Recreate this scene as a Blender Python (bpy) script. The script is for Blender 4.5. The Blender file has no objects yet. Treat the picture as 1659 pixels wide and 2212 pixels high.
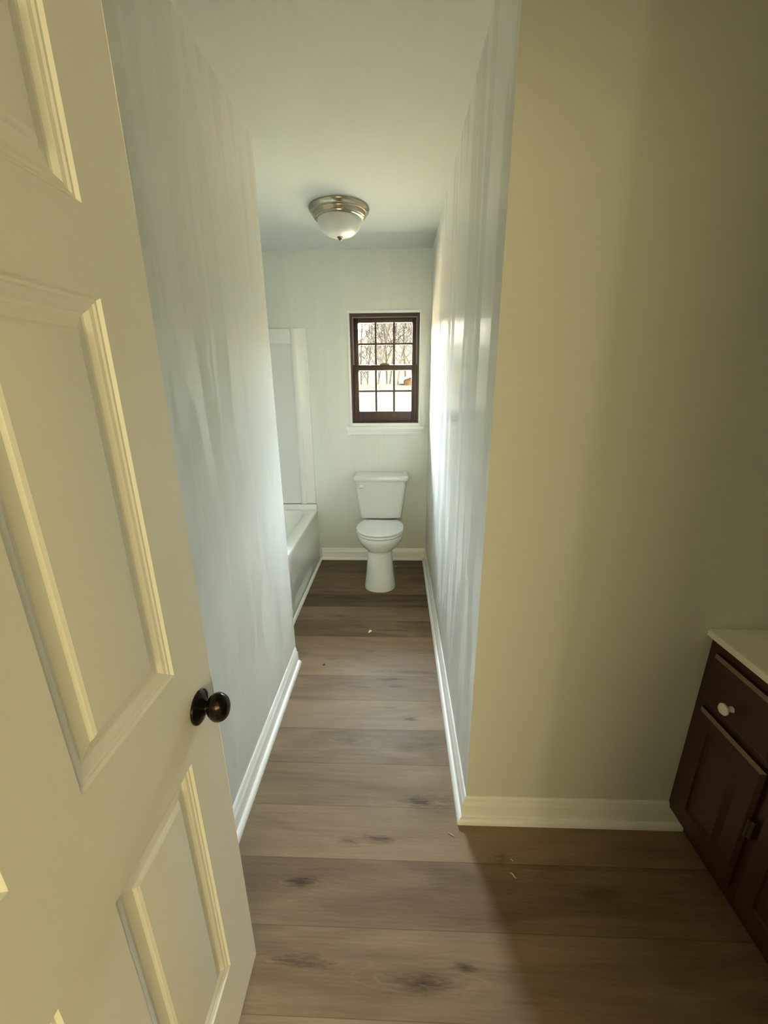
import bpy, bmesh, math, random
from mathutils import Vector, Matrix
sc = bpy.context.scene
COL = sc.collection
PI = math.pi

# ------------------------------------------------------------------ helpers
def link(name, bm, mat, parent=None, smooth=None, recalc=True):
    if recalc:
        bmesh.ops.recalc_face_normals(bm, faces=bm.faces[:])
    me = bpy.data.meshes.new(name)
    bm.to_mesh(me); bm.free()
    if smooth is not None:
        for p in me.polygons: p.use_smooth = True
        me.set_sharp_from_angle(angle=math.radians(smooth))
    o = bpy.data.objects.new(name, me)
    COL.objects.link(o)
    for m in (mat if isinstance(mat, (list, tuple)) else [mat]): me.materials.append(m)
    if parent is not None:
        o.parent = parent
        o.matrix_parent_inverse = Matrix.Translation(-parent.location)
    return o

def tag(o, label, cat, group=None, kind=None):
    o['label'] = label; o['category'] = cat
    if group: o['group'] = group
    if kind: o['kind'] = kind
    return o

def thing(name, label, cat, loc, group=None, kind=None):
    o = bpy.data.objects.new(name, None); COL.objects.link(o)
    o.location = loc; o.empty_display_size = 0.1
    return tag(o, label, cat, group, kind)

def box(bm, x0, x1, y0, y1, z0, z1, bevel=0, seg=2):
    vs = [bm.verts.new((x, y, z)) for z in (z0, z1) for y in (y0, y1) for x in (x0, x1)]
    fs = [bm.faces.new([vs[i] for i in f]) for f in
          ((0, 2, 3, 1), (4, 5, 7, 6), (0, 1, 5, 4), (2, 6, 7, 3), (0, 4, 6, 2), (1, 3, 7, 5))]
    if bevel:
        es = list({e for f in fs for e in f.edges})
        bmesh.ops.bevel(bm, geom=es, offset=bevel, segments=seg, profile=0.5, affect='EDGES')
    return bm

def prism(bm, pts, z0, z1):
    a = [bm.verts.new((x, y, z0)) for x, y in pts]; b = [bm.verts.new((x, y, z1)) for x, y in pts]
    n = len(pts)
    bm.faces.new(a[::-1]); bm.faces.new(b)
    for i in range(n): bm.faces.new((a[i], a[(i + 1) % n], b[(i + 1) % n], b[i]))
    return bm

def loft(bm, rings, cap0=True, cap1=True, close=False):
    """rings: lists of 3-D points, all the same length"""
    R = [[bm.verts.new(p) for p in r] for r in rings]
    n = len(R[0])
    for a, b in zip(R, R[1:]):
        for i in range(n):
            bm.faces.new((a[i], a[(i + 1) % n], b[(i + 1) % n], b[i]))
    if cap0: bm.faces.new(R[0][::-1])
    if cap1: bm.faces.new(R[-1])
    return bm

def lathe(bm, prof, c, axis='z', n=48):
    """prof: (radius, height) pairs along axis from centre c"""
    rings = []
    for r, h in prof:
        ring = []
        for i in range(n):
            a = 2 * PI * i / n
            u, v = r * math.cos(a), r * math.sin(a)
            if axis == 'z': p = (c[0] + u, c[1] + v, c[2] + h)
            elif axis == 'x': p = (c[0] + h, c[1] + u, c[2] + v)
            else: p = (c[0] + v, c[1] + h, c[2] + u)
            ring.append(p)
        rings.append(ring)
    return loft(bm, rings)

def sweep(bm, prof, path, closed_prof=True):
    """sweep a profile given as (out, up) along straight runs of a floor path.
       path: list of ((x,y),(nx,ny)) stations; nx,ny = mitre offset direction"""
    rings = [[(x + nx * d, y + ny * d, z) for d, z in prof] for (x, y), (nx, ny) in path]
    return loft(bm, rings)

def rrect(cx, cy, hx, hy, r, z, n=6):
    pts = []
    for sx, sy, a0 in ((1, 1, 0), (-1, 1, PI / 2), (-1, -1, PI), (1, -1, 1.5 * PI)):
        for i in range(n + 1):
            a = a0 + PI / 2 * i / n
            pts.append((cx + sx * (hx - r) + r * math.cos(a), cy + sy * (hy - r) + r * math.sin(a), z))
    return pts

# ------------------------------------------------------------------ materials
def newmat(name):
    m = bpy.data.materials.new(name); m.use_nodes = True
    nt = m.node_tree; nt.nodes.clear()
    out = nt.nodes.new('ShaderNodeOutputMaterial')
    b = nt.nodes.new('ShaderNodeBsdfPrincipled')
    nt.links.new(b.outputs[0], out.inputs[0])
    return m, nt, b

def N(nt, t, **kw):
    n = nt.nodes.new(t)
    for k, v in kw.items():
        if k.startswith('i_'):
            key = k[2:]
            key = int(key) if key.isdigit() else key.replace('_', ' ')
            n.inputs[key].default_value = v
        else: setattr(n, k, v)
    return n

def math_(nt, op, a, b=None, clamp=False):
    n = N(nt, 'ShaderNodeMath', operation=op, use_clamp=clamp)
    for i, v in enumerate((a, b)):
        if v is None: continue
        if isinstance(v, (int, float)): n.inputs[i].default_value = v
        else: nt.links.new(v, n.inputs[i])
    return n.outputs[0]

def coords(nt, scale, loc=(0, 0, 0)):
    tc = N(nt, 'ShaderNodeNewGeometry')
    mp = N(nt, 'ShaderNodeMapping')
    mp.inputs['Scale'].default_value = scale; mp.inputs['Location'].default_value = loc
    nt.links.new(tc.outputs['Position'], mp.inputs['Vector'])
    return mp.outputs['Vector']

def noise(nt, vec, scale=1, detail=3, rough=0.5, dist=0):
    n = N(nt, 'ShaderNodeTexNoise')
    n.inputs['Scale'].default_value = scale; n.inputs['Detail'].default_value = detail
    n.inputs['Roughness'].default_value = rough; n.inputs['Distortion'].default_value = dist
    nt.links.new(vec, n.inputs['Vector'])
    return n.outputs[0]

def ramp(nt, fac, stops, interp='LINEAR'):
    r = N(nt, 'ShaderNodeValToRGB'); cr = r.color_ramp; cr.interpolation = interp
    while len(cr.elements) < len(stops): cr.elements.new(0.5)
    for e, (p, c) in zip(cr.elements, stops):
        e.position = p
        e.color = (c, c, c, 1) if isinstance(c, (int, float)) else (*c, 1)
    nt.links.new(fac, r.inputs[0])
    return r.outputs[0]

def maprange(nt, v, a, b, c, d):
    n = N(nt, 'ShaderNodeMapRange', clamp=True)
    for i, x in enumerate((a, b, c, d)): n.inputs[i + 1].default_value = x
    nt.links.new(v, n.inputs[0])
    return n.outputs[0]

def bump(nt, h, bsdf, strength, dist):
    n = N(nt, 'ShaderNodeBump'); n.inputs['Strength'].default_value = strength; n.inputs['Distance'].default_value = dist
    nt.links.new(h, n.inputs['Height']); nt.links.new(n.outputs[0], bsdf.inputs['Normal'])

def simple(name, col, rough=0.5, metal=0.0, spec=0.5, coat=0.0, bscale=0, bstr=0.1, vary=0.0):
    m, nt, b = newmat(name)
    b.inputs['Base Color'].default_value = (*col, 1)
    b.inputs['Roughness'].default_value = rough; b.inputs['Metallic'].default_value = metal
    b.inputs['Specular IOR Level'].default_value = spec; b.inputs['Coat Weight'].default_value = coat
    v = coords(nt, (1, 1, 1))
    if vary:
        f = noise(nt, v, 9, 3)
        lo = tuple(c * (1 - vary) for c in col); hi = tuple(min(1, c * (1 + vary)) for c in col)
        nt.links.new(ramp(nt, f, [(0.3, lo), (0.7, hi)]), b.inputs['Base Color'])
    if bscale: bump(nt, noise(nt, v, bscale, 4), b, bstr, 0.001)
    return m

def paint(name, col, r_lo, r_hi, lap=1.0, spec=0.5):
    """rolled wall paint: lap marks run up the wall, wetter and drier streaks"""
    m, nt, b = newmat(name)
    b.inputs['Base Color'].default_value = (*col, 1)
    b.inputs['Specular IOR Level'].default_value = spec
    # each roller pass is a tall band with a ragged end; the last coat dried in patches
    wob = noise(nt, coords(nt, (26, 26, 3.0)), 1.0, 3, 0.6)
    band = noise(nt, coords(nt, (10.0, 10.0, 0.95)), 1.0, 2, 0.5, 0.3)
    band = math_(nt, 'ADD', band, math_(nt, 'MULTIPLY', math_(nt, 'SUBTRACT', wob, 0.5), 0.14))
    patch = maprange(nt, band, 0.485, 0.515, 0.0, 1.0)
    brush = noise(nt, coords(nt, (12, 12, 0.9)), 1.0, 2, 0.5, 0.9)
    soft = noise(nt, coords(nt, (3.0, 3.0, 1.4)), 1.0, 2, 0.5)
    stipple = noise(nt, coords(nt, (300, 300, 300)), 1.0, 2)
    g = math_(nt, 'ADD', math_(nt, 'MULTIPLY', patch, 0.70 * lap), math_(nt, 'MULTIPLY', math_(nt, 'SUBTRACT', brush, 0.5), 0.9 * lap))
    g = math_(nt, 'ADD', g, math_(nt, 'MULTIPLY', soft, 0.25))
    nt.links.new(maprange(nt, g, -0.05, 0.95, r_hi, r_lo), b.inputs['Roughness'])
    nt.links.new(maprange(nt, g, 0.0, 0.9, spec * 0.15, spec * 1.5), b.inputs['Specular IOR Level'])
    h = math_(nt, 'ADD', math_(nt, 'MULTIPLY', band, 0.40 * lap), math_(nt, 'ADD', math_(nt, 'MULTIPLY', brush, 0.11 * lap), math_(nt, 'MULTIPLY', patch, 0.05 * lap)))
    h = math_(nt, 'ADD', h, math_(nt, 'MULTIPLY', stipple, 0.012))
    bump(nt, h, b, 0.5, 0.006)
    return m

M_wall = paint('white_wall_paint', (0.69, 0.705, 0.665), 0.30, 0.54, 0.9, 0.65)
M_wall_streak = paint('streaked_white_wall_paint', (0.69, 0.705, 0.665), 0.28, 0.62, 1.25, 0.65)
M_wall_flat = paint('matt_white_wall_paint', (0.69, 0.70, 0.64), 0.55, 0.7, 0.25, 0.3)
M_ceil = simple('ceiling_paint', (0.59, 0.63, 0.60), 0.9, spec=0.2, bscale=260, bstr=0.08)
M_trim = simple('trim_gloss_white', (0.87, 0.88, 0.86), 0.28, bscale=60, bstr=0.05)
M_door = simple('door_gloss_white', (0.86, 0.85, 0.785), 0.36, bscale=70, bstr=0.04)
M_porc = simple('porcelain', (0.67, 0.68, 0.66), 0.07, coat=0.5)
M_seat = simple('toilet_seat_plastic', (0.76, 0.775, 0.77), 0.16)
M_tub = simple('tub_enamel', (0.80, 0.815, 0.775), 0.13)
M_surr = simple('surround_acrylic', (0.78, 0.785, 0.76), 0.22)
M_dark = simple('dark_gap', (0.02, 0.02, 0.018), 0.8)
M_bronze = simple('oil_rubbed_bronze', (0.030, 0.022, 0.017), 0.15, metal=0.75, vary=0.35)
M_nickel = simple('brushed_nickel', (0.42, 0.39, 0.32), 0.20, metal=1.0)
M_finial = simple('darkened_nickel', (0.16, 0.15, 0.11), 0.4, metal=0.8)
M_alab = simple('alabaster_glass', (0.60, 0.605, 0.56), 0.32, vary=0.05)
M_chrome = simple('chrome', (0.7, 0.7, 0.68), 0.12, metal=1.0)
M_counter = simple('cultured_marble', (0.88, 0.86, 0.77), 0.22, vary=0.05)
M_knob = simple('porcelain_knob', (0.82, 0.79, 0.70), 0.18)
M_chip = simple('paint_chip_white', (0.85, 0.82, 0.74), 0.5)
M_shaving = simple('pale_wood_shaving', (0.72, 0.62, 0.42), 0.6)
M_speck = simple('dark_speck', (0.02, 0.018, 0.015), 0.7)

def wood(name, c0, c1, rough, axis):
    m, nt, b = newmat(name)
    s = [22, 22, 22]; s[axis] = 1.3
    f = noise(nt, coords(nt, tuple(s)), 1.0, 5, 0.6, 0.6)
    nt.links.new(ramp(nt, f, [(0.25, c0), (0.75, c1)]), b.inputs['Base Color'])
    b.inputs['Roughness'].default_value = rough
    bump(nt, f, b, 0.12, 0.001)
    return m
M_cab = wood('cherry_stained_wood', (0.030, 0.009, 0.005), (0.055, 0.017, 0.008), 0.34, 2)
M_cab_h = wood('cherry_stained_wood_across', (0.030, 0.009, 0.005), (0.055, 0.017, 0.008), 0.34, 1)
M_hinge = simple('dull_brass', (0.09, 0.06, 0.035), 0.4, metal=0.6)
M_edge = simple('lit_edge_highlight', (0.24, 0.18, 0.13), 0.3)  # highlight on upper and lower front edges put into the colour
M_sash = wood('dark_stained_window_wood', (0.030, 0.012, 0.007), (0.062, 0.026, 0.014), 0.40, 2)
M_sash_h = wood('dark_stained_window_wood_across', (0.030, 0.012, 0.007), (0.062, 0.026, 0.014), 0.40, 0)
M_track = simple('grey_balance_track', (0.22, 0.19, 0.17), 0.45)

def glass_mat():
    m = bpy.data.materials.new('clear_window_glass'); m.use_nodes = True
    nt = m.node_tree; nt.nodes.clear()
    out = nt.nodes.new('ShaderNodeOutputMaterial')
    t = nt.nodes.new('ShaderNodeBsdfTransparent'); t.inputs[0].default_value = (0.97, 0.98, 0.97, 1)
    g = nt.nodes.new('ShaderNodeBsdfGlossy'); g.inputs['Roughness'].default_value = 0.02
    fr = nt.nodes.new('ShaderNodeFresnel'); fr.inputs['IOR'].default_value = 1.22
    mx = nt.nodes.new('ShaderNodeMixShader')
    nt.links.new(fr.outputs[0], mx.inputs[0]); nt.links.new(t.outputs[0], mx.inputs[1])
    nt.links.new(g.outputs[0], mx.inputs[2]); nt.links.new(mx.outputs[0], out.inputs[0])
    return m
M_glass = glass_mat()

PW = 0.1775; PY = 0.938        # plank width and a seam
def floor_mat():
    m, nt, b = newmat('grey_oak_vinyl_plank')
    g = N(nt, 'ShaderNodeNewGeometry'); sep = N(nt, 'ShaderNodeSeparateXYZ')
    nt.links.new(g.outputs['Position'], sep.inputs[0])
    X, Y = sep.outputs[0], sep.outputs[1]
    rowf = math_(nt, 'DIVIDE', math_(nt, 'SUBTRACT', Y, PY - 40 * PW), PW)
    row = math_(nt, 'FLOOR', rowf); fy = math_(nt, 'FRACT', rowf)
    # stagger of the butt joints, one per row
    wn = N(nt, 'ShaderNodeTexWhiteNoise', noise_dimensions='1D'); nt.links.new(row, wn.inputs['W'])
    colf = math_(nt, 'DIVIDE', math_(nt, 'ADD', X, math_(nt, 'ADD', math_(nt, 'MULTIPLY', wn.outputs[0], 0.2), 20.66)), 2.0)
    # rows seen between the walls: keep joints away from the middle of the passage
    col = math_(nt, 'FLOOR', colf); fx = math_(nt, 'FRACT', colf)
    pid = math_(nt, 'ADD', math_(nt, 'MULTIPLY', row, 7.31), math_(nt, 'MULTIPLY', col, 3.17))
    wn2 = N(nt, 'ShaderNodeTexWhiteNoise', noise_dimensions='1D'); nt.links.new(pid, wn2.inputs['W'])
    # tone per row of planks (row 40 starts at the seam PY)
    tones = {36: .50, 37: .62, 38: .55, 39: .42, 40: .66, 41: .58, 42: .36, 43: .62, 44: .58, 45: .62, 46: .52, 47: .26, 48: .38, 49: .20, 50: .28, 51: .30, 52: .22, 53: .30}  # far rows also darkened, weaker light there put into the tone
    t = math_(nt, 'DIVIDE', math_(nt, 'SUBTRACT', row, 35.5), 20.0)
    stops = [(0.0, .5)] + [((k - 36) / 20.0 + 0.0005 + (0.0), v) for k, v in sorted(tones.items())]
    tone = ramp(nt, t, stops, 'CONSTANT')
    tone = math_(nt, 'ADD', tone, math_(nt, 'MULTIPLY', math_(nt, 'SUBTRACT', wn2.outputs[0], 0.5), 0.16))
    # grain along x, shifted per plank
    cb = N(nt, 'ShaderNodeCombineXYZ')
    nt.links.new(math_(nt, 'ADD', math_(nt, 'MULTIPLY', X, 1.0), math_(nt, 'MULTIPLY', wn2.outputs[0], 31.0)), cb.inputs[0])
    nt.links.new(Y, cb.inputs[1]); nt.links.new(pid, cb.inputs[2])
    def sc_(s):
        mp = N(nt, 'ShaderNodeMapping'); mp.inputs['Scale'].default_value = s
        nt.links.new(cb.outputs[0], mp.inputs['Vector']); return mp.outputs[0]
    broad = noise(nt, sc_((1.7, 9, 1)), 1, 3, 0.55, 0.8)
    streak = noise(nt, sc_((3.5, 90, 1)), 1, 4, 0.6, 0.1)
    pore = noise(nt, sc_((26, 420, 1)), 1, 3, 0.6)
    wv = N(nt, 'ShaderNodeTexWave', wave_type='BANDS', bands_direction='Y')
    wv.inputs['Scale'].default_value = 14; wv.inputs['Distortion'].default_value = 9
    wv.inputs['Detail'].default_value = 2; wv.inputs['Detail Scale'].default_value = 0.6
    nt.links.new(sc_((0.9, 2.2, 1)), wv.inputs['Vector'])
    # smoky knots, some where the photograph's planks show them
    knots = [(.10,1.135,.060,.026,.9),(-.07,1.00,.050,.017,.85),(-.155,.992,.045,.015,.7),(.345,.955,.03,.018,.7),(-.30,.868,.035,.018,.75),(.10,.862,.06,.03,.25),
             (-.26,.685,.05,.016,.8),(.07,.655,.06,.024,.7),(.18,.685,.022,.010,.8),(-.21,1.405,.05,.022,.6),(.13,1.39,.022,.012,.6),(.05,1.375,.07,.02,.35),
             (.06,1.535,.028,.014,.75),(-.03,1.600,.03,.010,.45),(-.02,1.80,.06,.012,.8),(.04,1.86,.12,.02,.4),(-.03,1.75,.06,.012,.6),(-.17,1.74,.06,.01,.4),
             (-.29,1.765,.02,.008,.5),(-.16,2.03,.02,.012,.6),(-.37,1.96,.04,.01,.5),(-.39,2.42,.03,.012,.7),(-.35,2.37,.04,.008,.6),(-.05,2.25,.11,.008,.8),(.19,2.35,.05,.015,.7),
             (-.30,2.55,.05,.01,.5),(.05,2.62,.05,.01,.5),(-.5,2.75,.08,.01,.5),(.5,.93,.08,.03,.4),(.62,.86,.06,.025,.5),(-.30,2.36,.12,.006,.5),(.1,2.28,.05,.007,.5)]
    acc = None; rings = None
    slow = noise(nt, sc_((5, 16, 1)), 1, 2, 0.5)
    wob = noise(nt, sc_((13, 75, 1)), 1, 4, 0.7)
    for kx, ky, rx, ry, amt in knots:
        dx = math_(nt, 'DIVIDE', math_(nt, 'SUBTRACT', X, kx), rx * 1.35); dy = math_(nt, 'DIVIDE', math_(nt, 'SUBTRACT', Y, ky), ry * 0.9)
        d = math_(nt, 'SQRT', math_(nt, 'ADD', math_(nt, 'MULTIPLY', dx, dx), math_(nt, 'MULTIPLY', dy, dy)))
        d = math_(nt, 'ADD', d, math_(nt, 'MULTIPLY', math_(nt, 'SUBTRACT', wob, 0.5), 3.6))
        k = math_(nt, 'POWER', maprange(nt, d, 1.45, -0.2, 0.0, amt), 1.5)
        acc = k if acc is None else math_(nt, 'MAXIMUM', acc, k)
        if amt >= 0.6 and rx >= 0.03 and ky < 1.7:      # cathedral grain flowing round the larger knots
            ex = math_(nt, 'MULTIPLY', dx, 0.30); ey = math_(nt, 'MULTIPLY', dy, 0.75)
            e = math_(nt, 'SQRT', math_(nt, 'ADD', math_(nt, 'MULTIPLY', ex, ex), math_(nt, 'MULTIPLY', ey, ey)))
            e = math_(nt, 'ADD', e, math_(nt, 'MULTIPLY', slow, 1.1))
            ln = maprange(nt, math_(nt, 'SINE', math_(nt, 'MULTIPLY', e, 22.0)), 0.55, 1.0, 0.0, 1.0)
            ln = math_(nt, 'MULTIPLY', ln, maprange(nt, e, 1.9, 0.9, 0.0, 0.13))
            rings = ln if rings is None else math_(nt, 'MAXIMUM', rings, ln)
    v = math_(nt, 'ADD', tone, math_(nt, 'MULTIPLY', math_(nt, 'SUBTRACT', broad, 0.5), 0.75))
    v = math_(nt, 'ADD', v, math_(nt, 'MULTIPLY', math_(nt, 'SUBTRACT', streak, 0.5), 0.26))
    v = math_(nt, 'ADD', v, math_(nt, 'MULTIPLY', math_(nt, 'SUBTRACT', wv.outputs[1], 0.5), 0.03))
    v = math_(nt, 'ADD', v, math_(nt, 'MULTIPLY', math_(nt, 'SUBTRACT', pore, 0.5), 0.14))
    fleck = maprange(nt, noise(nt, sc_((16, 260, 1)), 1, 2, 0.5), 0.60, 0.74, 0.0, 0.16)
    v = math_(nt, 'ADD', v, math_(nt, 'MULTIPLY', fleck, maprange(nt, broad, 0.35, 0.65, 0.0, 1.0)))
    v = math_(nt, 'ADD', v, math_(nt, 'MULTIPLY', rings, maprange(nt, pore, 0.35, 0.65, 0.3, 1.0)))
    v = math_(nt, 'SUBTRACT', v, math_(nt, 'MULTIPLY', acc, 0.72), clamp=True)
    c = ramp(nt, v, [(0.0, (0.060, 0.040, 0.025)), (0.3, (0.150, 0.100, 0.058)), (0.6, (0.245, 0.170, 0.105)), (1.0, (0.37, 0.27, 0.18))])
    # seams
    sy = math_(nt, 'MINIMUM', fy, math_(nt, 'SUBTRACT', 1.0, fy))
    sx = math_(nt, 'MINIMUM', fx, math_(nt, 'SUBTRACT', 1.0, fx))
    s1 = maprange(nt, sy, 0.0, 0.010, 0.55, 1.0); s2 = maprange(nt, sx, 0.0, 0.0015, 0.55, 1.0)
    mul = N(nt, 'ShaderNodeMixRGB', blend_type='MULTIPLY'); mul.inputs[0].default_value = 1.0
    nt.links.new(c, mul.inputs[1]); nt.links.new(math_(nt, 'MINIMUM', s1, s2), mul.inputs[2])
    nt.links.new(mul.outputs[0], b.inputs['Base Color'])
    nt.links.new(maprange(nt, streak, 0.2, 0.8, 0.58, 0.44), b.inputs['Roughness'])
    b.inputs['Specular IOR Level'].default_value = 0.20
    bump(nt, math_(nt, 'MULTIPLY', math_(nt, 'ADD', streak, pore), math_(nt, 'MINIMUM', s1, s2)), b, 0.05, 0.001)
    return m
M_floor = floor_mat()

# ------------------------------------------------------------------ measurements (metres)
H = 2.42
XL, XR = -0.572, 0.243          # passage walls
YV = 1.087                      # wall at the end of the vanity
YE = 1.935                      # end of the left wall, start of the tub alcove
YF = 3.36                       # window wall
XA = -0.695                     # tub apron
XB = -1.46                      # back wall of the alcove
XN = 1.50                       # wall behind the vanity
YD = -0.075                     # bathroom face of the door wall
YB = -3.7                       # far end of the bedroom behind the camera
T = 0.12

def struct(name, bm, mat, label, cat, smooth=None, parent=None):
    o = link(name, bm, mat, parent, smooth)
    if parent is None: tag(o, label, cat, kind='structure')
    return o

# ------------------------------------------------------------------ shell
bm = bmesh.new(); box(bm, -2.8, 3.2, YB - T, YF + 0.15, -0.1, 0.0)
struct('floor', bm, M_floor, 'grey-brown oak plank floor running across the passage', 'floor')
bm = bmesh.new(); box(bm, -2.8, 3.2, YB - T, YF + 0.15, H, H + 0.12)
struct('ceiling', bm, M_ceil, 'plain white ceiling over the passage', 'ceiling')
bm = bmesh.new(); prism(bm, [(XL, YD), (XL, YE), (XB, YE), (XB, YE - T), (XL - T, YE - T), (XL - T, YD)], 0, H)
struct('wall_left', bm, M_wall, 'white painted left wall with glossy roller patches behind the open door', 'wall')
bm = bmesh.new(); box(bm, XB - T, XB, YE - T, YF, 0, H)
struct('wall_alcove', bm, M_wall_flat, 'white wall at the back of the bathtub alcove', 'wall')
bm = bmesh.new(); prism(bm, [(XR, YV), (XR + T, YV + T), (XR + T, YF), (XR, YF)], 0, H)
struct('wall_right', bm, M_wall_streak, 'white right passage wall with shiny vertical paint streaks', 'wall')
bm = bmesh.new(); prism(bm, [(XR, YV), (XN, YV), (XN, YV + T), (XR + T, YV + T)], 0, H)
struct('wall_vanity', bm, M_wall_flat, 'dim wall facing the doorway at the end of the vanity', 'wall')
bm = bmesh.new(); box(bm, XN, XN + T, YD - T, YV + T, 0, H)
struct('wall_mirror', bm, M_wall_flat, 'white wall behind the vanity', 'wall')
# door wall with opening
DX0, DX1, DZ = -0.395, 0.381, 2.05
bm = bmesh.new()
box(bm, -2.7, DX0, YD - T, YD, 0, H); box(bm, DX1, 3.1, YD - T, YD, 0, H); box(bm, DX0, DX1, YD - T, YD, DZ, H)
struct('wall_door', bm, M_wall_flat, 'white wall around the bathroom doorway', 'wall')
# bedroom behind the camera
bm = bmesh.new(); box(bm, -2.8, -2.7, YB, YD, 0, H)
struct('wall_bedroom_left', bm, M_wall_flat, 'cream left wall of the bedroom behind the doorway', 'wall')
bm = bmesh.new(); box(bm, 3.1, 3.2, YB, YD, 0, H)
struct('wall_bedroom_right', bm, M_wall_flat, 'cream right wall of the bedroom behind the doorway', 'wall')
bm = bmesh.new(); box(bm, -2.8, 3.2, YB - T, YB, 0, H)
struct('wall_bedroom_back', bm, M_wall_flat, 'cream back wall of the bedroom behind the doorway', 'wall')

# window wall with its opening
WX0, WX1, WZ0, WZ1 = -0.374, 0.164, 1.172, 2.008
bm = bmesh.new()
box(bm, XB - T, WX0, YF, YF + 0.15, 0, H); box(bm, WX1, XR + T, YF, YF + 0.15, 0, H)
box(bm, WX0, WX1, YF, YF + 0.15, 0, WZ0); box(bm, WX0, WX1, YF, YF + 0.15, WZ1, H)
struct('wall_far', bm, M_wall, 'white end wall with the small dark window', 'wall')

# ------------------------------------------------------------------ baseboards with shoe moulding
BASE = [(0, 0), (0.0145, 0), (0.0145, 0.070), (0.0125, 0.078), (0.0085, 0.083), (0.0085, 0.092), (0.006, 0.100), (0.003, 0.104), (0, 0.104)]
SHOE = [(0.0145, 0), (0.0300, 0), (0.0300, 0.006), (0.0285, 0.013), (0.0245, 0.019), (0.0195, 0.0215), (0.0145, 0.022)]
def baseboard(name, path, label):
    bm = bmesh.new(); sweep(bm, BASE, path)
    o = link(name, bm, M_trim, None, 40); tag(o, label, 'baseboard', kind='structure')
    bm = bmesh.new(); sweep(bm, SHOE, path)
    link('shoe_moulding', bm, M_trim, o, 40)
    return o
baseboard('baseboard_left', [((XL, YD), (1, 0)), ((XL, YE - 0.014), (1, 0))], 'white baseboard along the left wall beside the open door')
baseboard('baseboard_right', [((XR, YF), (-1, -1)), ((XR, YV), (-1, -1))], 'white baseboard along the shiny right passage wall')
baseboard('baseboard_vanity', [((XR, YV), (-1, -1)), ((0.995, YV), (0, -1))], 'white baseboard under the dim wall, running to the vanity')
baseboard('baseboard_far', [((XA + 0.018, YF), (0, -1)), ((XR, YF), (-1, -1))], 'white baseboard behind the toilet')
# quarter round along the tub apron
bm = bmesh.new()
q = [(0, 0), (0.018, 0)] + [(0.018 * math.cos(a), 0.020 * math.sin(a)) for a in (0.4, 0.8, 1.2)] + [(0, 0.020)]
sweep(bm, q, [((XA, YE), (1, 0)), ((XA, YF), (1, 0))])
struct('trim_1', bm, M_trim, 'thin white quarter-round trim along the foot of the bathtub', 'trim', 40)
# door frame
bm = bmesh.new()
for x0, x1 in ((DX0, DX0 + 0.004), (DX1 - 0.004, DX1)):
    box(bm, x0, x1, YD - T, YD, 0, DZ)
box(bm, DX0, DX1, YD - T, YD, DZ - 0.004, DZ)
for x0, x1 in ((DX0 - 0.06, DX0), (DX1, DX1 + 0.06)):
    box(bm, x0, x1, YD - T - 0.015, YD - T, 0, DZ + 0.06)
box(bm, DX1, DX1 + 0.06, YD, YD + 0.015, 0, DZ + 0.06)
box(bm, DX0 - 0.06, DX1 + 0.06, YD, YD + 0.015, DZ, DZ + 0.06)
struct('trim_2', bm, M_trim, 'white casing around the bathroom doorway', 'trim')

# ------------------------------------------------------------------ window
win = thing('window_1', 'small dark brown sash window in the end wall', 'window', (-0.105, YF, 1.19), kind='structure')
FX0, FX1, FZ0, FZ1 = -0.371, 0.161, 1.193, 2.004
bm = bmesh.new()
y0, y1 = YF + 0.004, YF + 0.11
def frame_boxes(bm, x0, x1, z0, z1, w, wt, wb, y0, y1, bev=0.0015):
    box(bm, x0, x0 + w, y0, y1, z0, z1, bev, 1); box(bm, x1 - w, x1, y0, y1, z0, z1, bev, 1)
    box(bm, x0 + w, x1 - w, y0, y1, z1 - wt, z1, bev, 1); box(bm, x0 + w, x1 - w, y0, y1, z0, z0 + wb, bev, 1)
frame_boxes(bm, FX0, FX1, FZ0, FZ1, 0.016, 0.020, 0.012, y0, y1)
link('window_frame', bm, M_sash, win, 30)
# balance tracks and head stop seen above the lower sash
bm = bmesh.new()
for x0, x1 in ((FX0 + 0.016, FX0 + 0.026), (FX1 - 0.026, FX1 - 0.016)):
    box(bm, x0, x1, YF + 0.022, YF + 0.06, 1.62, FZ1 - 0.021, 0.002, 1)
box(bm, FX0 + 0.026, FX1 - 0.026, YF + 0.022, YF + 0.035, FZ1 - 0.030, FZ1 - 0.021, 0.002, 1)
link('balance_track', bm, M_track, win, 30)
def sash(name, x0, x1, z0, z1, gx0, gx1, gz0, gz1, y0, y1, hz):
    bm = bmesh.new()
    for a in ((x0, gx0, y0, y1, z0, z1), (gx1, x1, y0, y1, z0, z1)): box(bm, *a, 0.003, 2)
    for a in ((gx0, gx1, y0, y1, gz1, z1), (gx0, gx1, y0, y1, z0, gz0)): box(bm, *a, 0.003, 2)
    s = link(name, bm, M_sash, win, 30)
    bm = bmesh.new(); ym = (y0 + y1) / 2
    for x in (-0.1765, -0.0345): box(bm, x - 0.0075, x + 0.0075, ym - 0.009, ym + 0.009, gz0, gz1, 0.002, 1)
    box(bm, gx0, gx1, ym - 0.008, ym + 0.008, hz - 0.007, hz + 0.007, 0.002, 1)
    link('muntin', bm, M_sash, s, 30)
    bm = bmesh.new(); box(bm, gx0 - 0.003, gx1 + 0.003, ym - 0.002, ym + 0.002, gz0 - 0.003, gz1 + 0.003)
    link('pane', bm, M_glass, s)
    return s
sash('upper_sash', -0.348, 0.140, 1.600, 1.985, -0.311, 0.106, 1.640, 1.943, YF + 0.052, YF + 0.084, 1.792)
low = sash('lower_sash', -0.358, 0.151, 1.204, 1.638, -0.312, 0.103, 1.287, 1.596, YF + 0.012, YF + 0.044, 1.442)
bm = bmesh.new()
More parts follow.
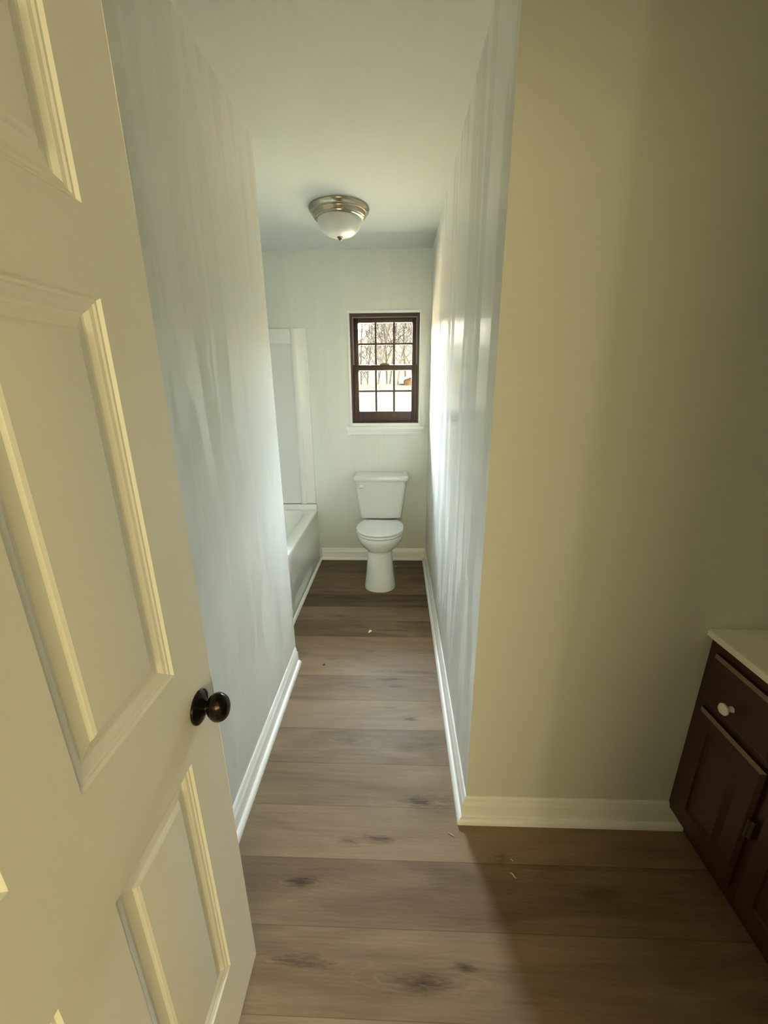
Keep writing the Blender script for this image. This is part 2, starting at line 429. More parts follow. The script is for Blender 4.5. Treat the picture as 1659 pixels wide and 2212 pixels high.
pr = [(-0.038, 0), (-0.034, 0.007), (-0.022, 0.009), (-0.014, 0.014), (0.010, 0.0155), (0.022, 0.010), (0.034, 0.007), (0.040, 0)]
loft(bm, [[(-0.108 + u, y, 1.638 + v) for u, v in pr] for y in (YF + 0.014, YF + 0.040)])
link('sash_lock', bm, M_bronze, low, 30)
# white bead round the frame, stool and apron
bm = bmesh.new()
yb = YF - 0.010
box(bm, WX0 - 0.012, FX0 + 0.001, yb, YF + 0.012, 1.17, 2.022, 0.003, 2); box(bm, FX1 - 0.001, WX1 + 0.010, yb, YF + 0.012, 1.17, 2.022, 0.003, 2)
box(bm, FX0, FX1, yb, YF + 0.012, FZ1 - 0.001, 2.022, 0.003, 2); box(bm, FX0, FX1, YF - 0.004, YF + 0.012, 1.168, FZ0 + 0.001, 0.002, 1)
link('window_bead', bm, M_trim, win, 30)
bm = bmesh.new(); box(bm, -0.423, 0.205, YF - 0.040, YF + 0.010, 1.146, 1.170, 0.006, 3)
link('window_sill', bm, M_trim, win, 40)
bm = bmesh.new()
ap = [(0, 1.146), (0.020, 1.146), (0.020, 1.135), (0.014, 1.128), (0.014, 1.116), (0.010, 1.104), (0, 1.104)]
loft(bm, [[(x, YF - d, z) for d, z in ap] for x in (-0.410, 0.192)])
link('sill_apron', bm, M_trim, win, 40)

# ------------------------------------------------------------------ door
DFX, HY, EY, DZ0, DZ1, DT = -0.388, -0.070, 0.694, 0.006, 2.036, 0.035
def door_mesh():
    bm = bmesh.new()
    ys = [HY, 0.043, 0.262, 0.361, 0.578, EY]; zs = [DZ0, 0.211, 0.820, 1.020, 1.609, 1.714, 1.925, DZ1]
    prof = [(0.000, 0.0), (0.0035, -0.0042), (0.0070, -0.0046), (0.0095, -0.0066), (0.0150, -0.0078), (0.0180, -0.0098), (0.0215, -0.0125), (0.0250, -0.0132),
            (0.0400, -0.0100), (0.0435, -0.0062), (0.0480, -0.0040), (0.0520, -0.0034)]
    for side in (0, 1):
        X = lambda d: DFX + d if side == 0 else DFX - DT - d
        V = {}
        def v(y, z, d):
            k = (round(y, 5), round(z, 5), round(d, 5))
            if k not in V: V[k] = bm.verts.new((X(d), y, z))
            return V[k]
        for i in range(5):
            for j in range(7):
                a, b, c, d = ys[i], ys[i + 1], zs[j], zs[j + 1]
                if i in (1, 3) and j in (1, 3, 5):
                    rings = [[v(a + t, c + t, e), v(b - t, c + t, e), v(b - t, d - t, e), v(a + t, d - t, e)] for t, e in prof]
                    for r0, r1 in zip(rings, rings[1:]):
                        for k in range(4): bm.faces.new((r0[k], r0[(k + 1) % 4], r1[(k + 1) % 4], r1[k]))
                    bm.faces.new(rings[-1])
                else:
                    bm.faces.new((v(a, c, 0), v(b, c, 0), v(b, d, 0), v(a, d, 0)))
    # rim of the slab, sampled along the grid lines
    loop = [(y, DZ0) for y in ys] + [(EY, z) for z in zs[1:]] + [(y, DZ1) for y in ys[::-1][1:]] + [(HY, z) for z in zs[::-1][1:-1]]
    A = [bm.verts.new((DFX, y, z)) for y, z in loop]; B = [bm.verts.new((DFX - DT, y, z)) for y, z in loop]
    for i in range(len(loop)):
        k = (i + 1) % len(loop); bm.faces.new((A[i], A[k], B[k], B[i]))
    bmesh.ops.remove_doubles(bm, verts=bm.verts[:], dist=1e-5)
    es = [e for e in bm.edges if abs(e.verts[0].co.y - EY) < 1e-4 and abs(e.verts[1].co.y - EY) < 1e-4 and abs(e.verts[0].co.z - e.verts[1].co.z) > 1e-4
          and abs(e.verts[0].co.x - DFX) < 1e-4 and abs(e.verts[1].co.x - DFX) < 1e-4]
    bmesh.ops.bevel(bm, geom=es, offset=0.0008, segments=2, profile=0.5, affect='EDGES')
    return bm
door = link('door_1', door_mesh(), M_door, None, 14)
tag(door, 'white six-panel door standing open on the left, with dark bronze knob', 'door', kind='structure')
KY, KZ = 0.632, 0.902
bm = bmesh.new()
lathe(bm, [(0.001, 0), (0.0325, 0), (0.0335, 0.002), (0.0330, 0.005), (0.0295, 0.008), (0.0220, 0.0115), (0.0160, 0.0145), (0.0125, 0.018), (0.0115, 0.024), (0.0005, 0.030)], (DFX, KY, KZ), 'x', 40)
rose = link('knob_rose', bm, M_bronze, door, 35)
bm = bmesh.new()
pr = [(0.010, 0.0165)]
pr += [(0.0275 * math.sin(a) ** 0.9, 0.0395 - 0.0215 * math.cos(a)) for a in [PI * (0.14 + 0.86 * i / 16) for i in range(16)]] + [(0.0006, 0.061)]
rings = []
for r, h in pr:
    rings.append([(DFX + h, KY + r * 0.86 * math.cos(2 * PI * i / 40), KZ + r * 1.10 * math.sin(2 * PI * i / 40)) for i in range(40)])
loft(bm, rings)
link('door_knob', bm, M_bronze, door, 40)
bm = bmesh.new()
lathe(bm, [(0.001, 0), (0.0325, 0), (0.0330, -0.005), (0.0220, -0.0115), (0.0105, -0.026), (0.0105, -0.034), (0.022, -0.040), (0.0275, -0.050), (0.022, -0.060), (0.001, -0.066)], (DFX - DT, KY, KZ), 'x', 32)
link('door_knob', bm, M_bronze, door, 40)
for z in (0.25, 1.05, 1.80):
    bm = bmesh.new(); lathe(bm, [(0.001, -0.045), (0.006, -0.045), (0.006, 0.045), (0.001, 0.045)], (DFX + 0.006, HY - 0.003, z), 'z', 16)
    link('hinge', bm, M_bronze, door, 35)
bm = bmesh.new(); box(bm, DFX - 0.030, DFX - 0.005, EY - 0.0005, EY + 0.001, KZ - 0.028, KZ + 0.028)
link('latch_plate', bm, M_bronze, door)

# ------------------------------------------------------------------ ceiling light
LX, LY = -0.328, 2.635
lt = thing('ceiling_light', 'unlit flush ceiling light, brushed nickel ring with frosted white bowl', 'ceiling light', (LX, LY, H))
bm = bmesh.new()
lathe(bm, [(0.02, 0), (0.168, 0), (0.1685, -0.006), (0.166, -0.013), (0.156, -0.022), (0.1555, -0.026), (0.1495, -0.029), (0.1490, -0.033), (0.1435, -0.041), (0.1425, -0.044), (0.1365, -0.047), (0.1355, -0.051), (0.128, -0.055), (0.122, -0.055), (0.118, -0.045), (0.02, -0.04)], (LX, LY, H), 'z', 72)
link('pan', bm, M_nickel, lt, 35)
bm = bmesh.new()
pr = [(0.02, -0.040), (0.121, -0.046)] + [(0.123 * math.cos(a) ** 0.72, -0.054 - 0.083 * math.sin(a) ** 1.15) for a in [PI / 2 * i / 16 for i in range(16)]] + [(0.003, -0.1365)]
lathe(bm, pr, (LX, LY, H), 'z', 72)
link('glass_bowl', bm, M_alab, lt, 50)
bm = bmesh.new()
lathe(bm, [(0.002, -0.133), (0.016, -0.134), (0.0175, -0.137), (0.014, -0.141), (0.010, -0.143), (0.011, -0.147), (0.009, -0.152), (0.0005, -0.154)], (LX, LY, H), 'z', 24)
link('finial', bm, M_finial, lt, 40)

# ------------------------------------------------------------------ toilet
TX = -0.139
toi = thing('toilet', 'white two-piece toilet with closed lid under the window', 'toilet', (TX, 3.0, 0))
def egg(z, hw, yf, yb, yc, n=48, e=2.0, flat=None, eb=None):
    pts = []
    for i in range(n):
        a = 2 * PI * i / n
        c, s = math.cos(a), math.sin(a)
        ex = e if s < 0 else (eb or e)
        x = hw * math.copysign(abs(c) ** (2 / ex), c)
        y = yc + (yc - yf if s < 0 else yb - yc) * math.copysign(abs(s) ** (2 / ex), s)
        if flat is not None: y = min(y, flat)
        pts.append((TX + x, y, z))
    return pts
bm = bmesh.new()
body = [(0.000, .119, 2.742, 3.26, 2.875, 2.3, 4), (0.012, .119, 2.742, 3.26, 2.875, 2.3, 4), (0.035, .116, 2.748, 3.255, 2.878, 2.3, 4), (0.10, .108, 2.762, 3.25, 2.88, 2.3, 4), (0.18, .100, 2.776, 3.25, 2.885, 2.3, 4),
        (0.25, .0945, 2.790, 3.25, 2.89, 2.3, 4), (0.288, .0935, 2.797, 3.25, 2.90, 2.3, 4), (0.294, .0960, 2.796, 3.25, 2.905, 2.2, 4), (0.302, .112, 2.789, 3.26, 2.93, 2.1, 4), (0.318, .137, 2.777, 3.28, 2.95, 2.1, 4),
        (0.340, .158, 2.766, 3.30, 2.965, 2.1, 4), (0.362, .172, 2.759, 3.30, 2.97, 2.1, 4.5), (0.382, .179, 2.756, 3.30, 2.972, 2.1, 5), (0.396, .1805, 2.756, 3.30, 2.972, 2.1, 5), (0.404, .178, 2.759, 3.298, 2.972, 2.1, 5), (0.407, .170, 2.766, 3.29, 2.972, 2.1, 5)]
loft(bm, [egg(z, hw, yf, yb, yc, 64, e, None, eb) for z, hw, yf, yb, yc, e, eb in body])
link('bowl', bm, M_porc, toi, 50)
def slab(name, z0, z1, hw, yf, yc, rb, flat, mat, crown=0.0):
    bm = bmesh.new()
    def ring(z, k): return egg(z, hw - k, yf + k, yc + rb - k, yc, 64, 2.12, flat - k * 0.5)
    r = 0.005
    rs = [ring(z0, r), ring(z0 + 0.002, 0.0015), ring(z0 + r, 0), ring(z1 - r, 0), ring(z1 - 0.0025, 0.0012), ring(z1 - 0.0008, r * 0.7), ring(z1, r * 1.6)]
    if crown: rs += [ring(z1 + crown * 0.6, hw * 0.35), ring(z1 + crown, hw * 0.8)]
    loft(bm, rs)
    return link(name, bm, mat, toi, 50)
slab('seat', 0.4125, 0.4265, 0.181, 2.757, 2.972, 0.235, 3.150, M_seat)
slab('seat_lid', 0.4325, 0.4470, 0.183, 2.764, 2.975, 0.225, 3.135, M_seat, 0.004)
for s in (-1, 1):
    bm = bmesh.new(); box(bm, TX + s * 0.078 - 0.018, TX + s * 0.078 + 0.018, 3.118, 3.152, 0.407, 0.440, 0.006, 3)
    link('seat_hinge', bm, M_seat, toi, 40)
def tankring(z, hw, yf, yb, r, bulge):
    pts = rrect(TX, (yf + yb) / 2, hw, (yb - yf) / 2, r, z, 6)
    # a long bowed front: add points along the front edge
    out = []
    for i, p in enumerate(pts):
        out.append(p)
        if i == 20:                       # between the last back... front-left corner and front-right corner
            for t in range(1, 12):
                u = t / 12
                q = pts[21]
                x = p[0] + (q[0] - p[0]) * u
                out.append((x, p[1] + (q[1] - p[1]) * u - bulge * (1 - (2 * u - 1) ** 2), z))
    return out
bm = bmesh.new()
tk = [(0.440, .150, 3.180, 3.330), (0.452, .166, 3.162, 3.338), (0.470, .171, 3.157, 3.340), (0.60, .187, 3.147, 3.340), (0.70, .199, 3.140, 3.340), (0.766, .206, 3.136, 3.340)]
loft(bm, [tankring(z, hw, yf, yb, 0.030, 0.008) for z, hw, yf, yb in tk])
link('tank', bm, M_porc, toi, 40)
bm = bmesh.new()
ld = [(0.762, .205, 3.136, 3.343), (0.764, .214, 3.126, 3.345), (0.770, .2195, 3.120, 3.346), (0.788, .2215, 3.118, 3.346), (0.796, .219, 3.120, 3.345), (0.802, .210, 3.130, 3.340), (0.805, .192, 3.150, 3.330)]
loft(bm, [tankring(z, hw, yf, yb, 0.026, 0.008) for z, hw, yf, yb in ld])
link('tank_lid', bm, M_porc, toi, 40)
bm = bmesh.new()
lathe(bm, [(0.001, 0), (0.015, 0), (0.016, -0.006), (0.012, -0.012), (0.001, -0.014)], (TX - 0.150, 3.136, 0.722), 'y', 20)
arm = []
for u, w, h in ((0.012, 0.004, 0.005), (0.0, 0.0085, 0.008), (-0.015, 0.007, 0.0075), (-0.030, 0.006, 0.006), (-0.040, 0.004, 0.005)):
    arm.append([(TX - 0.150 + u * 0.9, 3.122 - 0.006 + h * math.cos(2 * PI * i / 12) * 0.8, 0.722 - abs(u) * 0.12 + w * math.sin(2 * PI * i / 12)) for i in range(12)])
loft(bm, arm)
link('flush_lever', bm, M_porc, toi, 40)

# ------------------------------------------------------------------ bathtub and surround
tub = thing('bathtub', 'white alcove bathtub beyond the end of the left wall', 'bathtub', ((XA + XB) / 2, (YE + YF) / 2, 0))
cx, cy = (XA + XB) / 2, (YE + YF) / 2
hx, hy = (XA - XB) / 2, (YF - YE) / 2 - 0.001
bm = bmesh.new()
rings = [rrect(cx, cy, hx - 0.006, hy - 0.001, 0.006, 0.0), rrect(cx, cy, hx - 0.006, hy - 0.001, 0.006, 0.108), rrect(cx, cy, hx - 0.0005, hy - 0.0005, 0.006, 0.124), rrect(cx, cy, hx - 0.004, hy, 0.006, 0.30), rrect(cx, cy, hx - 0.002, hy, 0.006, 0.425),
         rrect(cx, cy, hx, hy, 0.008, 0.440), rrect(cx, cy, hx, hy, 0.008, 0.458), rrect(cx, cy, hx - 0.002, hy - 0.002, 0.010, 0.464), rrect(cx, cy, hx - 0.008, hy - 0.008, 0.012, 0.467)]
ix, iy = hx - 0.085, hy - 0.06
rings += [rrect(cx - 0.005, cy, ix + 0.008, iy + 0.008, 0.11, 0.467), rrect(cx - 0.005, cy, ix, iy, 0.11, 0.463), rrect(cx - 0.005, cy, ix - 0.008, iy - 0.010, 0.11, 0.450),
          rrect(cx - 0.005, cy, ix - 0.035, iy - 0.06, 0.12, 0.25), rrect(cx - 0.005, cy, ix - 0.06, iy - 0.11, 0.12, 0.12), rrect(cx - 0.005, cy, ix - 0.10, iy - 0.17, 0.10, 0.085)]
loft(bm, rings)
link('tub_shell', bm, M_tub, tub, 35)
bm = bmesh.new(); box(bm, XB, XA - 0.004, YF - 0.024, YF, 0.464, 0.514, 0.006, 3)
link('end_ledge', bm, M_tub, tub, 40)
bm = bmesh.new(); lathe(bm, [(0.001, 0), (0.030, 0), (0.030, 0.004), (0.022, 0.006), (0.001, 0.006)], (cx, YF - 0.30, 0.085), 'z', 24)
link('drain', bm, M_chrome, tub, 40)

sur = thing('tub_surround', 'white acrylic wall surround standing on the bathtub rim', 'tub surround', (cx, YF, 0.515))
bm = bmesh.new()
# plan profile of the end panel, extruded up: flat strip, rounded rib, recessed field
def endplan(ywall, sgn):
    pts = [(-0.7035, 0.0), (-0.7035, 0.006), (-0.7065, 0.010)]
    pts += [(-0.775, 0.011), (-0.779, 0.013)]
    pts += [(-0.8035 + 0.0245 * math.cos(a), 0.012 + 0.013 * math.sin(a)) for a in [PI * i / 8 for i in range(1, 8)]]
    pts += [(-0.829, 0.012), (-0.836, 0.008), (XB, 0.008), (XB, 0.0)]
    return [(x, ywall - sgn * d) for x, d in pts]
prism(bm, endplan(YF, 1), 0.5185, 1.903)
link('end_panel', bm, M_surr, sur, 35)
bm = bmesh.new(); box(bm, XB, -0.818, YF - 0.016, YF - 0.006, 1.800, 1.9025, 0.003, 2)
link('top_band', bm, M_surr, sur, 35)
bm = bmesh.new(); box(bm, XB, -0.7035, YF - 0.006, YF, 0.512, 0.520)
link('open_joint', bm, M_dark, sur)
bm = bmesh.new(); box(bm, XB, XB + 0.010, YE + 0.012, YF - 0.010, 0.468, 1.903, 0.003, 1)
link('back_panel', bm, M_surr, sur, 35)
bm = bmesh.new(); prism(bm, endplan(YE, -1), 0.468, 1.903)
link('end_panel', bm, M_surr, sur, 35)

# ------------------------------------------------------------------ vanity
VX, VF = 0.945, 0.928
van = thing('vanity_cabinet', 'dark cherry bathroom vanity with drawer and white knob, cut by the frame', 'vanity', ((VX + XN) / 2, 0.55, 0))
VY0, VY1 = 0.03, YV - 0.001
bm = bmesh.new(); box(bm, VX, XN, VY0, VY1, 0.088, 0.771)
link('cabinet_body', bm, M_cab, van)
bm = bmesh.new(); box(bm, 0.997, XN, VY0, VY1, 0.0, 0.088)
link('toe_kick', bm, M_cab_h, van)
def front(name, ya, yb, za, zb, mat, panel=True, arch=False):
    bm = bmesh.new()
    c = 0.0085; xo, xi = VX, VF
    def r(x, k): return [(x, ya + k, za + k), (x, yb - k, za + k), (x, yb - k, zb - k), (x, ya + k, zb - k)]
    rings = [r(xo, 0), r(xi + 0.008, 0), r(xi, c)]
    if panel:
        w = 0.050
        rings += [r(xi, w), r(xi + 0.006, w + 0.003), r(xi + 0.006, w + 0.010), r(xi + 0.001, w + 0.030)]
    loft(bm, rings)
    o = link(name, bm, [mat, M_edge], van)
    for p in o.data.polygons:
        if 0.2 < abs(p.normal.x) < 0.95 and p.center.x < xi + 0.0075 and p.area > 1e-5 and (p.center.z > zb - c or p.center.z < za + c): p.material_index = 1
    return o
def knob(parent, y, z):
    bm = bmesh.new()
    lathe(bm, [(0.0005, 0.0), (0.009, 0.0), (0.008, -0.004), (0.0055, -0.009), (0.006, -0.013), (0.012, -0.0165), (0.0165, -0.021), (0.0165, -0.025), (0.012, -0.030), (0.0005, -0.032)], (VF, y, z), 'x', 28)
    link('knob', bm, M_knob, parent, 40)
cols = [(0.818, 1.052), (0.435, 0.790), (0.060, 0.408)]
for i, (ya, yb) in enumerate(cols):
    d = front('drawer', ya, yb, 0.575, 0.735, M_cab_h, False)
    if i == 0: knob(d, 0.948, 0.628)
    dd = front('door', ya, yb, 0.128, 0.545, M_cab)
    if i: knob(dd, yb - 0.03 if i == 2 else ya + 0.03, 0.50)
    for z in (0.365,) if i == 0 else (0.2, 0.48):
        yh = ya if i < 2 else yb
        bm = bmesh.new(); box(bm, VF + 0.001, VX, yh - 0.016, yh - 0.001, z - 0.03, z + 0.03, 0.003, 1)
        lathe(bm, [(0.001, -0.03), (0.005, -0.03), (0.005, 0.03), (0.001, 0.03)], (VF + 0.002, yh - 0.004, z), 'z', 12)
        link('hinge', bm, M_hinge, dd, 35)
bm = bmesh.new()
ct = [(XN, 0.772), (0.928, 0.772), (0.925, 0.775), (0.9245, 0.786), (0.926, 0.793), (0.931, 0.796), (XN, 0.796)]
loft(bm, [[(x, y, z) for x, z in ct] for y in (VY0 - 0.02, YV - 0.001)])
top = link('vanity_countertop', bm, M_counter, None, 40)
tag(top, 'cream countertop lying on the dark vanity', 'countertop')

# ------------------------------------------------------------------ bits lying on the floor
def flake(name, pts, h, mat, label, cat):
    bm = bmesh.new()
    a = [bm.verts.new((x, y, 0.0002)) for x, y in pts]
    b = [bm.verts.new((x, y, h * (0.45 + 0.55 * math.sin(PI * (i + 1) / (len(pts) + 1))))) for i, (x, y) in enumerate(pts)]
    n = len(pts); bm.faces.new(a[::-1]); bm.faces.new(b)
    for i in range(n): bm.faces.new((a[i], a[(i + 1) % n], b[(i + 1) % n], b[i]))
    return tag(link(name, bm, mat), label, cat)
def curl(name, p, q, w, h, sag, mat, label):
    bm = bmesh.new(); rings = []
    dx, dy = q[0] - p[0], q[1] - p[1]; L = math.hypot(dx, dy); nx, ny = -dy / L, dx / L
    for i in range(9):
        t = i / 8; s = sag * math.sin(2 * PI * t); z = h * math.sin(PI * t) * 0.8
        ww = w * (0.35 + 0.65 * math.sin(PI * t))
        c = (p[0] + dx * t + nx * s, p[1] + dy * t + ny * s)
        rings.append([(c[0] - nx * ww, c[1] - ny * ww, z + 0.0003), (c[0] + nx * ww, c[1] + ny * ww, z + 0.0003), (c[0] + nx * ww, c[1] + ny * ww, z + 0.0018), (c[0] - nx * ww, c[1] - ny * ww, z + 0.0018)])
    loft(bm, rings)
    return tag(link(name, bm, mat, None, 40), label, 'wood shaving')
flake('paint_chip', [(-0.187, 2.218), (-0.178, 2.226), (-0.166, 2.236), (-0.172, 2.246), (-0.182, 2.244)], 0.006, M_chip, 'small white flake on the floorboards in front of the toilet', 'flake')
flake('paint_crumb', [(-0.022, 3.203), (-0.016, 3.203), (-0.014, 3.211), (-0.020, 3.214)], 0.004, M_chip, 'tiny white crumb on the floor right of the toilet foot', 'crumb')
flake('dark_crumb', [(-0.418, 1.906), (-0.410, 1.904), (-0.407, 1.912), (-0.414, 1.917)], 0.004, M_speck, 'tiny black speck on the floor near the end of the left baseboard', 'speck')
curl('wood_shaving', (0.360, 0.912), (0.377, 0.898), 0.0016, 0.004, 0.0015, M_shaving, 'curled pale shaving on the shaded floor')
curl('wood_shaving', (0.372, 0.953), (0.380, 0.946), 0.0010, 0.002, 0.0004, M_shaving, 'short dull sliver in shade, close to the curled shaving')
curl('wood_shaving', (0.176, 1.030), (0.199, 1.018), 0.0007, 0.001, 0.0002, M_shaving, 'thin straight sliver on the floor in front of the baseboard corner')

# ------------------------------------------------------------------ outdoors
def gz(x, y): return -0.55 + max(0.0, min(1.0, (y - 4.5) / 10.0)) ** 1.3 * 2.03 + 0.02 * math.sin(x * 0.9)
m, nt, b = newmat('pale_winter_ground'); M_ground = m
f = noise(nt, coords(nt, (1, 1, 1)), 1.3, 4)
# unseen grey and tan strips added to bounce light indoors, then darker bank under the trees
g_ = N(nt, 'ShaderNodeNewGeometry'); sp_y = N(nt, 'ShaderNodeSeparateXYZ'); nt.links.new(g_.outputs['Position'], sp_y.inputs[0])
zone = ramp(nt, maprange(nt, math_(nt, 'ADD', sp_y.outputs[1], math_(nt, 'MULTIPLY', f, 0.6)), 4.0, 14.0, 0.0, 1.0),
            [(0.0, (0.066, 0.070, 0.068)), (0.10, (0.066, 0.070, 0.068)), (0.26, (0.150, 0.108, 0.066)), (0.36, (0.27, 0.178, 0.092)), (0.60, (0.27, 0.178, 0.092)), (0.70, (0.0080, 0.0064, 0.0045)), (1.0, (0.0080, 0.0064, 0.0045))])
tint = ramp(nt, f, [(0.3, 0.82), (0.7, 1.0)])
mx_ = N(nt, 'ShaderNodeMixRGB', blend_type='MULTIPLY'); mx_.inputs[0].default_value = 1.0
nt.links.new(zone, mx_.inputs[1]); nt.links.new(tint, mx_.inputs[2]); nt.links.new(mx_.outputs[0], b.inputs['Base Color'])
b.inputs['Roughness'].default_value = 0.9; b.inputs['Specular IOR Level'].default_value = 0.0
bm = bmesh.new(); bmesh.ops.create_grid(bm, x_segments=40, y_segments=44, size=1)
for v in bm.verts:
    x, y = v.co.x * 34, 3.55 + (v.co.y + 1) * 26
    v.co = (x, y, gz(x, y))
struct('ground', bm, M_ground, 'bright washed-out ground outside the window', 'ground', 60)

m, nt, b = newmat('grey_brown_bark'); M_bark = m
f = noise(nt, coords(nt, (6, 6, 2)), 1, 4)
nt.links.new(ramp(nt, f, [(0.3, (0.006, 0.004, 0.0026)), (0.7, (0.012, 0.008, 0.005))]), b.inputs['Base Color'])
b.inputs['Roughness'].default_value = 0.95; b.inputs['Specular IOR Level'].default_value = 0.05
def tree(seed, x, y, h, lean=0.0):
    rnd = random.Random(seed)
    trunk, twig = bmesh.new(), bmesh.new()
    def seg(bm, pts, r0, r1, n):
        rings = []
        for i, p in enumerate(pts):
            r = r0 + (r1 - r0) * i / (len(pts) - 1)
            d = (pts[min(i + 1, len(pts) - 1)] - pts[max(i - 1, 0)]).normalized()
            u = d.orthogonal().normalized(); w = d.cross(u)
            rings.append([p + u * r * math.cos(2 * PI * k / n) + w * r * math.sin(2 * PI * k / n) for k in range(n)])
        loft(bm, rings)
    def grow(p, d, L, r, lev):
        n = 4; pts = [p]
        for i in range(n):
            d = (d + Vector((rnd.uniform(-1, 1), rnd.uniform(-1, 1), rnd.uniform(-0.35, 0.75))) * (0.10 + 0.09 * lev)).normalized()
            pts.append(pts[-1] + d * L / n)
        seg(trunk if lev == 0 else twig, pts, r, max(r * 0.45, 0.008), 7 if lev == 0 else 4)
        if lev < 3:
            for k in range((18, 5, 2)[lev]):
                t = rnd.uniform(0.04 if lev == 0 else 0.15, 1.0 if lev else 0.9)
                i = min(int(t * n), n - 1); q = pts[i].lerp(pts[i + 1], t * n - i)
                a = rnd.uniform(0, 2 * PI); up = rnd.uniform(0.15, 0.9)
                nd = (Vector((math.cos(a), math.sin(a), up)) + d * 0.5).normalized()
                grow(q, nd, L * rnd.uniform(0.32, 0.5) * (1 - 0.35 * t * (lev == 0)), max(r * rnd.uniform(0.3, 0.5), 0.009), lev + 1)
    base = Vector((x, y, gz(x, y) - 0.05))
    grow(base, Vector((lean, 0, 1)).normalized(), h, 0.012 + 0.006 * h, 0)
    t = thing('bare_tree', 'bare winter tree on the bright bank seen through the window', 'tree', (x, y, gz(x, y)), 'bare trees outside the window')
    link('trunk', trunk, M_bark, t, 60); link('branches', twig, M_bark, t, 60)
rnd = random.Random(5)
spots = [(-1.9, 15.2, 3.0), (-1.2, 16.5, 2.6), (-1.55, 17.8, 3.2), (-0.75, 15.4, 4.6), (-0.35, 16.6, 5.4), (-0.05, 15.1, 4.6), (0.30, 17.0, 5.8), (0.65, 15.7, 5.0), (1.0, 16.4, 5.6), (-0.5, 18.5, 4.8), (0.85, 18.8, 6.0),
         (-2.5, 16.2, 2.8), (-3.4, 17.2, 3.4), (1.7, 15.5, 5.2), (2.5, 16.8, 6.0), (3.6, 17.0, 5.6), (-4.6, 16.0, 4.0), (5.0, 17.5, 6.0), (-6.2, 17.5, 4.6), (6.6, 16.4, 5.6)]
for i, (x, y, h) in enumerate(spots): tree(100 + i, x, y, h, rnd.uniform(-0.12, 0.12))

# wooded hillside closing the view
m, nt, b = newmat('pale_winter_woods')
f = noise(nt, coords(nt, (1.6, 1.6, 0.5)), 1, 5, 0.7)
nt.links.new(ramp(nt, f, [(0.30, (0.009, 0.0065, 0.0038)), (0.60, (0.016, 0.013, 0.008))]), b.inputs['Base Color'])
b.inputs['Roughness'].default_value = 1.0; b.inputs['Specular IOR Level'].default_value = 0.0
bm = bmesh.new(); bmesh.ops.create_grid(bm, x_segments=90, y_segments=16, size=1)
rh = random.Random(3)
for v in bm.verts:
    x = v.co.x * 30; t = (v.co.y + 1) / 2
    top = 4.6 + 2.9 / (1 + math.exp(-(x + 2.3) * 1.8)) + 0.5 * math.sin(x * 0.7) + rh.uniform(-0.25, 0.25)
    v.co = (x, 32 + 2.6 * t + rh.uniform(-0.15, 0.15), 1.3 + (top - 1.3) * t)
struct('hills', bm, m, 'pale tan wooded hillside behind the bare trees', 'hillside', 60)
# unseen eave, added to keep direct sun off the window
bm = bmesh.new(); box(bm, -2.8, 3.2, YF + 0.15, YF + 1.15, H + 0.02, H + 0.12)
struct('roof', bm, M_trim, 'unseen white eave added above the window to block the sun', 'roof')

# shed to the right, roof sloping down towards the left
M_shedw = simple('orange_timber', (0.013, 0.0062, 0.0016), 0.8, spec=0.0, vary=0.2)
M_shedr = simple('white_metal_roof', (0.05, 0.05, 0.05), 0.5, spec=0.1)
M_shedd = simple('dark_doorway', (0.004, 0.0025, 0.0016), 0.8, spec=0.0)
SX, SY = 0.60, 14.7
g0 = 1.41
sh = thing('shed', 'orange timber shed with white sloping roof, far right through the window', 'shed', (SX + 1.2, SY + 1, g0))
bm = bmesh.new()
prof = [(0.06, g0), (0.06, 1.60), (2.4, 2.60), (4.6, 1.66), (4.6, g0)]
loft(bm, [[(SX - 0.45 + u, y, z) for u, z in prof] for y in (SY, SY + 2.2)])
link('wall', bm, M_shedw, sh)
bm = bmesh.new()
for a, c in (((-0.14, 1.535), (2.4, 2.62)), ((4.8, 1.60), (2.4, 2.62))):
    loft(bm, [[(SX - 0.45 + a[0], y, a[1]), (SX - 0.45 + c[0], y, c[1]), (SX - 0.45 + c[0], y, c[1] + 0.07), (SX - 0.45 + a[0], y, a[1] + 0.07)] for y in (SY - 0.15, SY + 2.35)])
link('roof', bm, M_shedr, sh)
bm = bmesh.new(); box(bm, SX - 0.36, SX - 0.27, SY - 0.02, SY + 0.02, 1.41, 1.52)
link('door', bm, M_shedd, sh)

# ------------------------------------------------------------------ light
w = bpy.data.worlds.new('sky'); sc.world = w; w.use_nodes = True
nt = w.node_tree; nt.nodes.clear()
out = nt.nodes.new('ShaderNodeOutputWorld'); bg = nt.nodes.new('ShaderNodeBackground')
tc = nt.nodes.new('ShaderNodeTexCoord'); sp = nt.nodes.new('ShaderNodeSeparateXYZ')
nt.links.new(tc.outputs['Generated'], sp.inputs[0])
SKY = ramp(nt, sp.outputs[2], [(0.0, (0.035, 0.033, 0.026)), (0.13, (0.045, 0.043, 0.037)), (0.27, (0.72, 0.82, 0.88)), (0.6, (0.72, 0.84, 0.93)), (1.0, (0.6, 0.77, 0.95))])
nt.links.new(SKY, bg.inputs[0]); bg.inputs[1].default_value = 118.0
nt.links.new(bg.outputs[0], out.inputs[0])

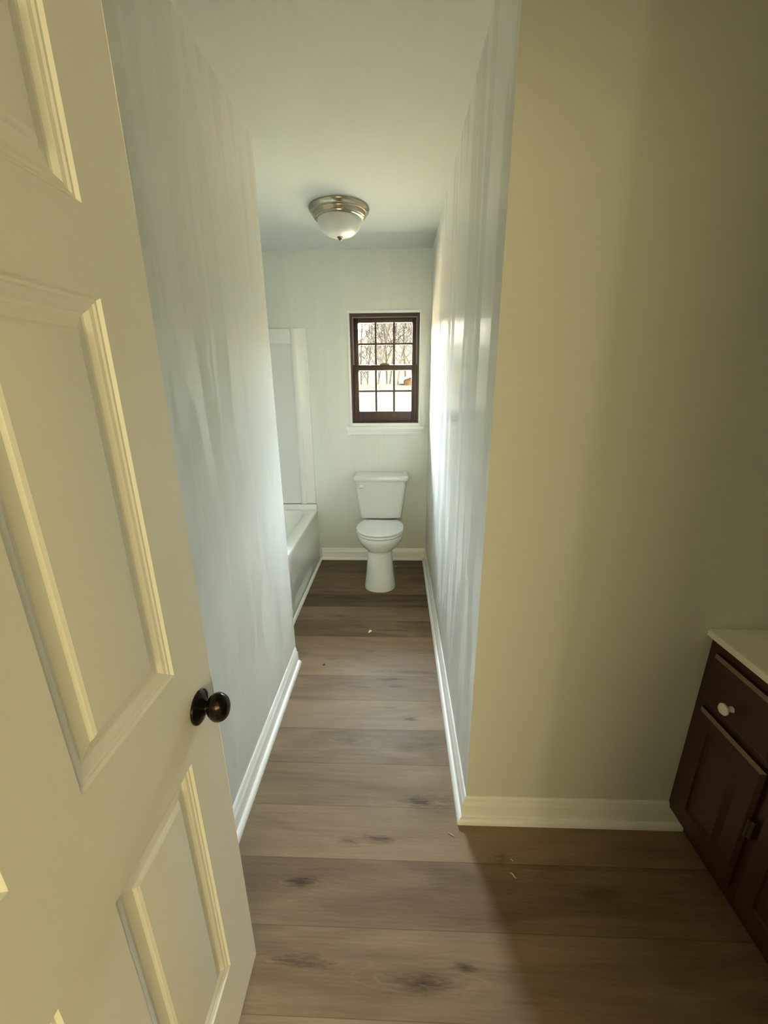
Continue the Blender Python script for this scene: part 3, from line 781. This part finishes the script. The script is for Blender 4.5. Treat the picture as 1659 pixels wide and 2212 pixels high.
def light(name, kind, loc, rot, energy, color, **kw):
    l = bpy.data.lights.new(name, kind); l.energy = energy; l.color = color
    for k, v in kw.items(): setattr(l, k, v)
    o = bpy.data.objects.new(name, l); COL.objects.link(o); o.location = loc; o.rotation_euler = rot
    return o
p = light('window_portal', 'AREA', (-0.105, YF + 0.13, 1.6), (math.radians(-90), 0, 0), 1, (1, 1, 1), shape='RECTANGLE', size=0.54, size_y=0.84)
p.data.cycles.is_portal = True
# high sun beyond the trees, kept off the window by the added eave
light('sun', 'SUN', (0, 0, 20), (math.radians(-35), 0, math.radians(35)), 92, (1.0, 0.93, 0.82), angle=math.radians(0.6))
# warm evening light of the bedroom behind the camera
light('bedroom_light', 'AREA', (1.0, YB + 0.25, 1.70), (math.radians(90), 0, 0), 50, (1.0, 0.82, 0.40), shape='RECTANGLE', size=4.0, size_y=1.25)

light('glint_light', 'POINT', (0.12, -2.5, 1.15), (0, 0, 0), 9, (1.0, 0.85, 0.55), shadow_soft_size=0.045)  # unseen point light added for small glints on toilet and ceiling fitting

# ------------------------------------------------------------------ camera
cam = bpy.data.cameras.new('camera'); co = bpy.data.objects.new('camera', cam); COL.objects.link(co)
F_PX, YAW, PITCH, ROLL = 881.71, math.radians(2.0753), math.radians(-17.4897), math.radians(-0.5091)
cy_, sy_, cp_, sp_ = math.cos(YAW), math.sin(YAW), math.cos(PITCH), math.sin(PITCH)
Fw = Vector((-sy_ * cp_, cy_ * cp_, sp_)); Rt = Vector((cy_, sy_, 0)); Up = Rt.cross(Fw)
cr_, sr_ = math.cos(ROLL), math.sin(ROLL)
R2 = Rt * cr_ + Up * sr_; U2 = Up * cr_ - Rt * sr_
M = Matrix((R2, U2, -Fw)).transposed().to_4x4(); M.translation = (0, 0, 1.5)
co.matrix_world = M
cam.sensor_fit = 'HORIZONTAL'; cam.sensor_width = 36.0; cam.lens = 36.0 * F_PX / 1659.0
cam.clip_start = 0.02; cam.clip_end = 300
sc.camera = co

vs = sc.view_settings
sc.display_settings.display_device = 'sRGB'
vs.view_transform = 'Standard'; vs.look = 'None'; vs.exposure = 1.32; vs.gamma = 1.0; vs.use_curve_mapping = False
cy = sc.cycles
cy.use_denoising = True; cy.max_bounces = 14; cy.diffuse_bounces = 8; cy.glossy_bounces = 6; cy.transparent_max_bounces = 12
cy.sample_clamp_indirect = 10.0; cy.caustics_reflective = False; cy.caustics_refractive = False
